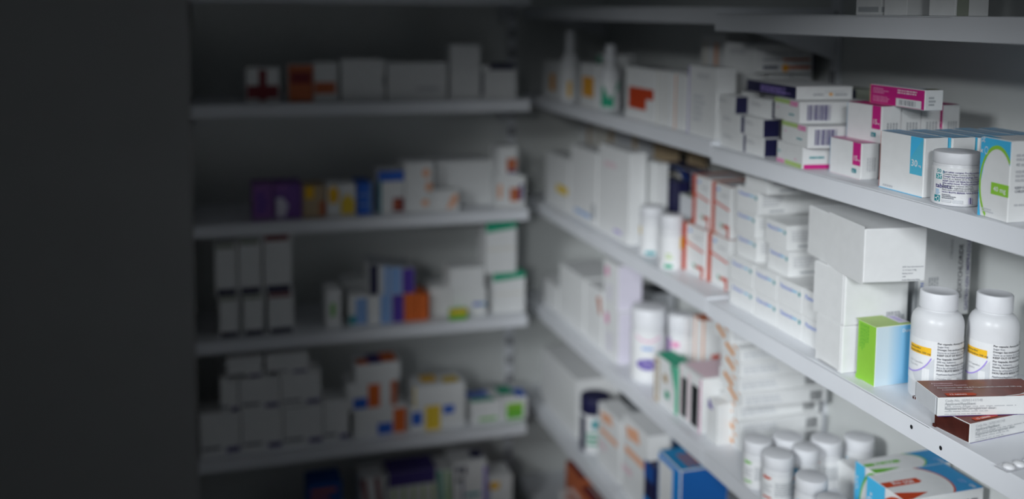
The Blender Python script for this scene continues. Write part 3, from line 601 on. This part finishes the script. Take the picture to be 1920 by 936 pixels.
drl = [('r', 'front', .03, .04, .12, .96, 'palepink'), ('r', 'front', .14, .06, .38, .80, 'black'), ('r', 'front', .44, .05, .52, .95, 'palepink'), ('r', 'front', .58, .05, .88, .80, 'black'), ('r', 'front', .95, 0, 1, 1, 'pink'), ('r', 'top', .05, .1, .95, .9, 'palepink'), ('t', 'right', .3, .45, .014, 'Im', 'red'), ('r', 'right', .45, .42, .9, .52, 'red'), ('l', 'right', .3, .2, .8, .3, 1, 'orange')]
carton('white box with two black upright bars and pink lines, fourth shelf', zd, ('s', 1313, .030), far=1271, d=.10, top=712, dec=drl)
carton('taller white box with pink outline standing behind the black barred box', zd, ('s', 1312, .135), far=1294, d=.09, top=603, dec=[('r', 'front', .3, 0, .45, 1, 'peach'), ('r', 'right', .02, 0, .08, 1, 'peach'), ('r', 'right', .30, .38, .55, .52, 'red'), ('r', 'top', 0, 0, 1, 1, 'rust')])
carton('white and green box with kraft spine, fourth shelf', zd, ('s', 1264, .022), far=1226, d=.045, top=690, faces={'top': 'green', 'right': 'green'}, dec=[('r', 'front', .0, 0, .25, .92, 'kraft'), ('r', 'front', .06, .05, .18, .85, 'ivory'), ('p', 'front', [(.75, 1), (1, 1), (1, .5)], 'green'), ('r', 'front', .55, .22, .75, .38, 'green'), ('e', 'front', .55, .62, .12, .1, 'kraft')])
pot('white cream bottle with purple oval and pink arc, fourth shelf', zd, ('s', 1214, .060), 66, 574, 'jar', lab=(.06, .68), name='cream_bottle', deco=[('e', 'front', .49, .34, .17, .12, 'purple'), ('t', 'front', .40, .31, .014, 'Dura', 'lilac'), ('a', 'front', .49, 1.22, .26, .36, .02, 225, 315, 'pink'), ('r', 'front', .40, .66, .58, .72, 'lightblue')])
pot('white bottle with dark stripe and green print behind the purple oval one', zd, ('s', 1272, .115), 44, 588, 'jar', lab=(.02, .68), deco=[('r', 'front', .12, 0, .27, 1, 'plum'), ('r', 'front', .3, .82, .5, .94, 'pink'), ('l', 'front', .34, .2, .8, .7, 4, 'green')])
dl = [('e', 'front', .25, .75, .12, .12, 'pink'), ('l', 'right', .1, .1, .9, .9, 7, 'lilac'), ('l', 'front', .2, .1, .8, .5, 4, 'lilac')]
carton('lilac and white box with pink dot, lower of two stacked', zd, ('s', 1158, .030), far=1130, d=.060, top=588, dec=dl, group='lilac boxes', faces={'right': 'lilac'})
carton('lilac and white box with pink dot, upper of two stacked', LAST['top'], ('s', 1158, .032), far=1131, d=.065, top=500, dec=dl, group='lilac boxes', faces={'right': 'lilac'})
carton('white box with rust red corner marks beside the lilac pair', zd, ('s', 1127, .030), far=1097, d=.09, top=548, dec=[('p', 'front', [(.7, .85), (.9, .9), (1, .6), (.85, .6)], 'rust')])
carton('large white box blurred in the far part of the fourth shelf', zd, ('s', 1094, .030), far=1048, d=.12, top=524)
carton('smaller white box at the far end of the fourth shelf', zd, ('s', 1044, .03), far=1012, d=.10, top=540)
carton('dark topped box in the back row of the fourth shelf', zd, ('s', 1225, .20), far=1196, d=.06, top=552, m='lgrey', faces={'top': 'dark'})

# ------------------------------------------------------------------ fifth and lowest shelves, right wall
ze = ZFAR['E']
carton('plain white box at the far end of the fifth shelf', ze, ('s', 1080, .03), far=1014, d=.13, top=715, bev=.002)
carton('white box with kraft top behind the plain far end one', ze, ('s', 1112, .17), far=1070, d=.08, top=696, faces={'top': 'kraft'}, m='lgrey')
pot('white bottle with navy ring cap and green print, fifth shelf', ze, ('s', 1114, .055), 54, 740, 'jar', capm='navy', lab=(.03, .66), capf=.30, deco=[('r', 'front', .12, 0, .32, 1, 'navy'), ('r', 'front', .45, .7, .7, .95, 'teal'), ('l', 'front', .35, .2, .7, .6, 3, 'green')])
for i, (a, f, s, t) in enumerate(((1160, 1120, .035, 792), (1212, 1166, .030, 820))):
    carton('white box with blurred orange print, %s of two on the fifth shelf' % ('farther', 'nearer')[i], ze, ('s', a, s), far=f, d=.058, top=t, dec=[('p', 'front', [(.1, .88), (.6, .95), (.7, .80), (.2, .75)], 'peach'), ('r', 'front', .1, .55, .9, .64, 'peach'), ('r', 'front', .0, .3, .4, .38, 'palepink')], group='orange printed boxes on the fifth shelf')
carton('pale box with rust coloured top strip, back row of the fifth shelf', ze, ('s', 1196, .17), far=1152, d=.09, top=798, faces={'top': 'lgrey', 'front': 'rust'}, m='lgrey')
carton('white box with navy stripes left of the bright blue box', ze, ('s', 1236, .10), far=1205, d=.05, top=796, dec=[('r', 'front', .7, .3, 1, 1, 'navy'), ('p', 'front', [(.1, .3), (.3, .4), (.7, .1), (.5, 0)], 'purple')])
carton('navy and black box in front of the bright blue box', ze, ('s', 1224, .028), far=1206, d=.035, top=880, m='navy', dec=[('r', 'front', 0, .72, 1, 1, 'deepblue'), ('r', 'front', 0, .0, 1, .40, 'brightblue')])
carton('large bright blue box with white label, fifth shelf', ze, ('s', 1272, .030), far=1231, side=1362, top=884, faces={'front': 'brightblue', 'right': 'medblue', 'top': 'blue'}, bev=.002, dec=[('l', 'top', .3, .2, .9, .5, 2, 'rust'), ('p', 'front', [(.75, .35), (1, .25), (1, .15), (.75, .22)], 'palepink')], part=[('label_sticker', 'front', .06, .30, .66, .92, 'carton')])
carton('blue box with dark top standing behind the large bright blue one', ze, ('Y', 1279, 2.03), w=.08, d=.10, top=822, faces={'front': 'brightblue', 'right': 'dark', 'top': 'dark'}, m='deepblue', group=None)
carton('plain white box on the fifth shelf right of the bright blue box', ZN['E'], ('s', 1400, .02), w=.085, d=.10, h=.10)
zf = ZFAR['F']
for i, (a, f, s, t, m_) in enumerate(((1118, 1086, .02, 862, 'maroon'), (1088, 1058, .05, 868, 'maroon'))):
    carton('maroon red box, %s of two on the lowest shelf' % ('nearer', 'farther')[i], zf, ('s', a, s), w=.12, d=.06, h=.19 - .012 * i, m='rust', faces={'top': 'maroon', 'front': 'rust'}, dec=[('r', 'top', 0, .42, 1, .5, 'ivory')], group='maroon boxes on the lowest shelf')
carton('white box with red print at the far end of the lowest shelf', zf, ('s', 1078, .01), w=.13, d=.05, h=.12, dec=[('r', 'front', .3, .7, .5, .98, 'rust'), ('r', 'front', .55, .85, .95, .93, 'rust'), ('r', 'top', .2, .2, .9, .5, 'rust')])

# ------------------------------------------------------------------ shelves on the end wall
def K(label, k, xl, xr, top, s=.03, d=.09, z=None, **kw):
    return carton(label, ZK[k] if z is None else z, ('Y', xl, YF + s), w=None, far=xr, d=d, top=top, bank='B', **kw)
# second shelf
K('white box with dull red cross on the dim end wall, second shelf', 'B', 462, 524, 128, dec=[('r', 'front', .38, .05, .62, .95, 'maroon'), ('r', 'front', .02, .12, .98, .5, 'maroon')])
K('dull red box beside the red cross box on the end wall', 'B', 541, 588, 122, faces={'front': 'rust'}, dec=[('r', 'front', .1, .5, .9, .8, 'maroon')])
K('white box with reddish stripe, right of the dull red box', 'B', 590, 634, 118, dec=[('r', 'front', .0, .2, .9, .5, 'rust')])
K('plain white box with dark notch near the middle of the upper end shelf', 'B', 640, 722, 112, dec=[('r', 'front', .97, .35, 1, .6, 'black')])
K('plain white box, left of the tallest one on the upper end shelf', 'B', 726, 838, 118, dec=[('l', 'front', .5, .2, .9, .4, 1, 'faint')])
K('tallest plain white box on the upper end shelf', 'B', 844, 900, 84)
K('white box with navy top near the corner, upper end shelf', 'B', 903, 968, 122, faces={'top': 'navy'}, dec=[('r', 'front', .22, .85, .98, 1.0, 'navy'), ('r', 'front', 0, .1, .05, .8, 'navy')])
# third shelf
K('faint purple box, leftmost in the coloured row', 'C', 474, 511, 348, m='plum', dec=[('l', 'front', .2, .2, .8, .8, 3, 'purple')])
K('purple box with pale panel, second in the coloured row', 'C', 514, 566, 346, m='midplum', dec=[('p', 'front', [(.08, .05), (.40, .05), (.52, .4), (.30, .62), (.08, .6)], 'lilac'), ('r', 'front', .0, .8, .5, 1, 'plum')])
K('tan box with amber top patch and red corner, in the coloured row', 'C', 568, 610, 350, m='kraft', dec=[('r', 'front', .1, .6, .5, 1, 'amber'), ('r', 'front', .75, .05, 1, .5, 'rust')])
K('white box with amber diamond in the coloured row', 'C', 613, 637, 346, dec=[('p', 'front', [(.2, .4), (.8, .4), (1, .7), (.6, .98), (.1, .8)], 'amber')])
K('white box with yellow square in the coloured row', 'C', 638, 667, 346, dec=[('p', 'front', [(.05, .05), (.95, .05), (.95, .45), (.5, .7), (.05, .5)], 'yellow')])
K('blue box with pale lines in the coloured row', 'C', 670, 697, 344, m='logoblue', dec=[('r', 'front', .05, .6, .9, .65, 'lightblue'), ('r', 'front', .05, .3, .9, .35, 'lightblue'), ('r', 'front', .85, 0, 1, 1, 'lightblue')])
K('white box with navy top and maroon square in the coloured row', 'C', 710, 757, 322, dec=[('r', 'front', -.0, .76, 1, 1, 'logoblue'), ('r', 'front', 0, .02, .12, .78, 'bluegreen'), ('r', 'front', .56, .04, 1, .36, 'maroon'), ('r', 'front', .6, .12, .8, .3, 'rust')])
K('tall white box with three peach dots, end wall third shelf', 'C', 759, 812, 306, dec=[('e', 'front', .75, .78, .13, .10, 'peach'), ('e', 'front', .85, .5, .13, .10, 'peach'), ('e', 'front', .72, .18, .13, .07, 'peach')])
K('small white box with peach leaf, end wall third shelf', 'C', 814, 860, 358, s=.015, d=.05, dec=[('p', 'front', [(.5, .1), (.8, .2), (1, .6), (.9, .85), (.7, .7)], 'peach')])
K('large plain white box behind the peach leaf box', 'C', 816, 925, 304, s=.09, d=.12)
K('white box with rust and navy square, lower of two by the corner', 'C', 930, 984, 332, dec=[('r', 'front', .48, .18, .80, .62, 'rust'), ('r', 'front', .80, .2, .93, .72, 'indigo'), ('r', 'front', .06, .3, .2, .75, 'peach')])
K('white box with small rust square, upper of two by the corner', 'C', 934, 970, 276, z=LAST['top'], dec=[('r', 'front', .45, .12, .95, .60, 'rust'), ('r', 'front', .5, .1, .95, .2, 'indigo')])
# fourth shelf
for i, (a, b_) in enumerate(((404, 445), (448, 491), (495, 547))):
    dd = [('r', 'front', .05, .88, .9, .98, ('greygreen', 'greygreen', 'maroon')[i]), ('r', 'front', .1, .0, .95, .12, 'navy')]
    c = ('left', 'middle', 'right')[i]
    K('white box with dark bands, lower %s of the dim block of six' % c, 'D', a + 8, b_ + 4, 556 - 3 * i, dec=dd, group='dark banded boxes on the fourth end shelf')
    K('white box with dark bands, upper %s of the dim block of six' % c, 'D', a, b_, 456 - 8 * i, z=LAST['top'], dec=dd, group='dark banded boxes on the fourth end shelf')
K('small white box with green dash, dim part of the fourth end shelf', 'D', 612, 640, 545, dec=[('r', 'front', .3, .3, .6, .65, 'leaf')])
K('white and pale blue box with green foot, fourth end shelf', 'D', 655, 688, 556, dec=[('r', 'front', .35, .05, 1, .9, 'lightblue'), ('r', 'front', .0, .05, .35, .35, 'teal')])
K('white box behind the pale blue one, fourth end shelf', 'D', 640, 684, 528, s=.13, d=.08)
up = ['navy', 'lightblue', 'lightblue', 'purple']; lo = ['carton', 'lightblue', 'purple']
for i, (a, b_) in enumerate(((690, 712), (713, 734), (735, 757))):
    K('%s upright box under the leaning blue row' % ('White', 'Pale blue', 'Purple')[i], 'D', a, b_, 553, faces={'front': lo[i]}, d=.11, group='upright boxes on the fourth end shelf'); zt = LAST['top']
K('orange red upright box, left of the orange pair', 'D', 758, 780, 552, m='orangered', group='orange upright boxes'); zt2 = LAST['top']
K('orange red upright box, right of the orange pair', 'D', 781, 803, 554, m='orangered', group='orange upright boxes')
for i, (a, b_) in enumerate(((693, 709), (710, 730), (731, 753), (754, 777))):
    K('%s upright box on top, in the upper row of four' % ('Navy', 'White edged pale blue', 'Bright pale blue', 'Purple')[i], 'D', a, b_, (498, 500, 502, 504)[i], z=max(zt, zt2), d=.11, faces={'front': up[i], 'top': 'grey'}, dec=[('r', 'front', .0, 0, .5, 1, 'lgrey')] if i == 1 else [], group='upper row of blue upright boxes')
K('white box right of the orange pair, fourth end shelf', 'D', 806, 842, 540, s=.06)
K('white box with blue lettering strip, fourth end shelf', 'D', 846, 912, 545, dec=[('r', 'front', .62, .36, .82, .48, 'logoblue'), ('r', 'front', .84, .36, .98, .46, 'blue')]); zt = LAST['top']
K('white box with sloping top edge, on the blue lettered one', 'D', 844, 908, 505, z=zt)
K('small yellow and green box, fourth end shelf', 'D', 844, 876, 582, s=.004, d=.02, m='leaf', dec=[('r', 'front', 0, .55, 1, 1, 'yellow')])
dg = [('p', 'front', [(0, .80), (1, .87), (1, 1), (0, 1)], 'green'), ('r', 'front', .05, .45, .95, .5, 'ivory')]
K('white box with green top band, lower of two by the corner', 'D', 924, 984, 514, dec=dg, faces={'top': 'green'}, group='green topped boxes by the corner')
K('white box with green top band, upper of two by the corner', 'D', 911, 968, 418, z=LAST['top'], dec=dg, faces={'top': 'green'}, group='green topped boxes by the corner')
# fifth shelf
de = [('r', 'front', .05, .14, .5, .20, 'navy'), ('r', 'front', .64, .04, .97, .16, 'indigo')]
EG = dict(group='dark dashed boxes on the fifth end shelf', dec=de)
for i, (a, b_) in enumerate(((376, 452), (454, 530), (532, 606), (608, 654))):
    K('white box with dark dashes, %s in the bottom row of the dim pile' % ('first', 'second', 'third', 'fourth')[i], 'E', a, b_, (778, 772, 766, 755)[i], **EG)
    zt = LAST['top']
zt = ZK['E'] + .112
for i, (a, b_) in enumerate(((414, 447), (449, 525), (527, 602))):
    K('white box with dark dashes, %s in the middle row of the dim pile' % ('first', 'second', 'third')[i], 'E', a, b_, (710, 706, 704)[i], z=zt, **EG)
K('white box with dark dashes, left one on top of the dim pile', 'E', 425, 492, 672, z=LAST['top'], **EG)
K('white box with dark dashes, right one on top of the dim pile', 'E', 498, 578, 666, z=LAST['top'] - LAST['h'] - .0004, **EG)
rb_ = lambda u: [('r', 'front', u, .05, u + .24, .92, 'orangered'), ('r', 'front', u - .3, .05, u - .02, .45, 'logoblue')]
K('white box with orange red square, lowest of its stack', 'E', 664, 763, 771, dec=rb_(.74)); zt = LAST['top']
K('white box with orange red square, second of its stack', 'E', 651, 744, 722, z=zt, dec=rb_(.42)+[('r', 'front', .88, .05, 1, .98, 'rust')]); zt = LAST['top']
K('white box with orange red top marks, highest of its stack', 'E', 667, 750, 686, z=zt, faces={'top': 'lgrey'}, dec=[('r', 'top', .05, 0, .3, .5, 'orangered'), ('r', 'top', .3, 0, .6, .9, 'indigo'), ('r', 'top', .6, .1, .95, .9, 'orangered')])
K('white box with navy band and yellow square, lower of two', 'E', 768, 872, 766, dec=[('r', 'front', .04, .25, .22, .8, 'logoblue'), ('r', 'front', .28, 0, .55, 1, 'yellow'), ('r', 'front', .60, .6, .8, .95, 'logoblue')]); zt = LAST['top']
K('white box with yellow top marks, upper of two', 'E', 776, 872, 727, z=zt, dec=[('r', 'front', 0, 0, .03, 1, 'yellow'), ('r', 'top', .2, .3, .5, .9, 'amber'), ('r', 'top', .6, .1, .9, .6, 'yellow')])
K('white box with green foot line and green top, fifth end shelf', 'E', 884, 940, 756, dec=[('r', 'front', .25, .12, .85, .25, 'leaf'), ('r', 'top', 0, 0, .8, .3, 'green'), ('r', 'top', .0, .4, .7, .9, 'logoblue')])
K('white box with bright green square by the corner, fifth end shelf', 'E', 942, 988, 748, dec=[('r', 'front', .16, .05, .84, .5, 'leaf'), ('r', 'front', .16, .5, .84, .75, 'lime'), ('r', 'top', .0, .3, .6, 1, 'green'), ('r', 'top', .6, 0, 1, .7, 'logoblue')])
# lowest shelf of the end wall
K('dark blue patterned box in the dim part of the lowest end shelf', 'F', 578, 642, 912, m='deepblue', dec=[('l', 'front', .1, .6, .9, .95, 3, 'rust')])
K('white box with maroon slanted stripes, lowest end shelf', 'F', 678, 722, 900, dec=[('p', 'front', [(.0, 1), (.2, 1), (.5, 0), (.3, 0)], 'maroon'), ('p', 'front', [(.55, 1), (.75, 1), (1, .2), (.9, .0), (.8, .2)], 'maroon')])
K('navy topped box with green columns, lowest end shelf', 'F', 727, 818, 890, faces={'top': 'indigo'}, dec=[('r', 'front', .02, .78, .98, 1, 'indigo')] + [('r', 'front', .1 + .2 * i, .0, .16 + .2 * i, .76, 'palegreen') for i in range(5)])
K('white box with green slanted stripes, lowest end shelf', 'F', 820, 846, 884, dec=[('p', 'front', [(.0, 1), (.3, 1), (.6, 0), (.3, 0)], 'green'), ('p', 'front', [(.6, 1), (.8, 1), (1, .2), (.8, .0)], 'leaf')])
K('white box with dark block lettering, lowest end shelf', 'F', 850, 912, 870, dec=[('r', 'front', .08, .84, .22, .94, 'navy'), ('r', 'front', .28, .80, .38, .94, 'navy'), ('r', 'front', .08, .70, .3, .76, 'dark'), ('r', 'front', .25, .05, .3, .7, 'indigo'), ('r', 'front', .35, .45, .8, .5, 'teal'), ('r', 'front', .9, .1, 1, .9, 'violet')])
K('small black box lying on the block lettered box', 'F', 884, 903, 852, z=LAST['top'], m='navy', d=.03, s=.05)
K('white box with amber patch by the corner, lowest end shelf', 'F', 916, 960, 896, dec=[('r', 'front', .0, .72, .45, .88, 'amber'), ('r', 'front', -.0, 0, .04, .9, 'logoblue')])

# ------------------------------------------------------------------ top shelf, only the feet of its boxes show
za = ZN['A']
carton('white box with dim blue stripe on the topmost shelf, left of three', za, ('s', 1652, .03), w=.06, d=.09, h=.09, dec=[('r', 'front', .1, .05, .9, .14, 'grey'), ('r', 'right', 0, .05, .6, .14, 'grey')])
carton('long white box on the topmost shelf, middle of three', za, ('s', 1700, .03), w=.05, side=1784, h=.10)
carton('white box with dim olive patch on the topmost shelf, right of three', za, ('s', 1790, .03), w=.05, side=1853, h=.09, dec=[('r', 'right', .05, .0, .4, .5, 'greygreen')])
import collections
DBG = 0
for l, c in collections.Counter(LABELS).items():
    if c > 1: print('DUP', c, l)
    n = len(l.split())
    if n < 4 or n > 16: print('LEN', n, l)
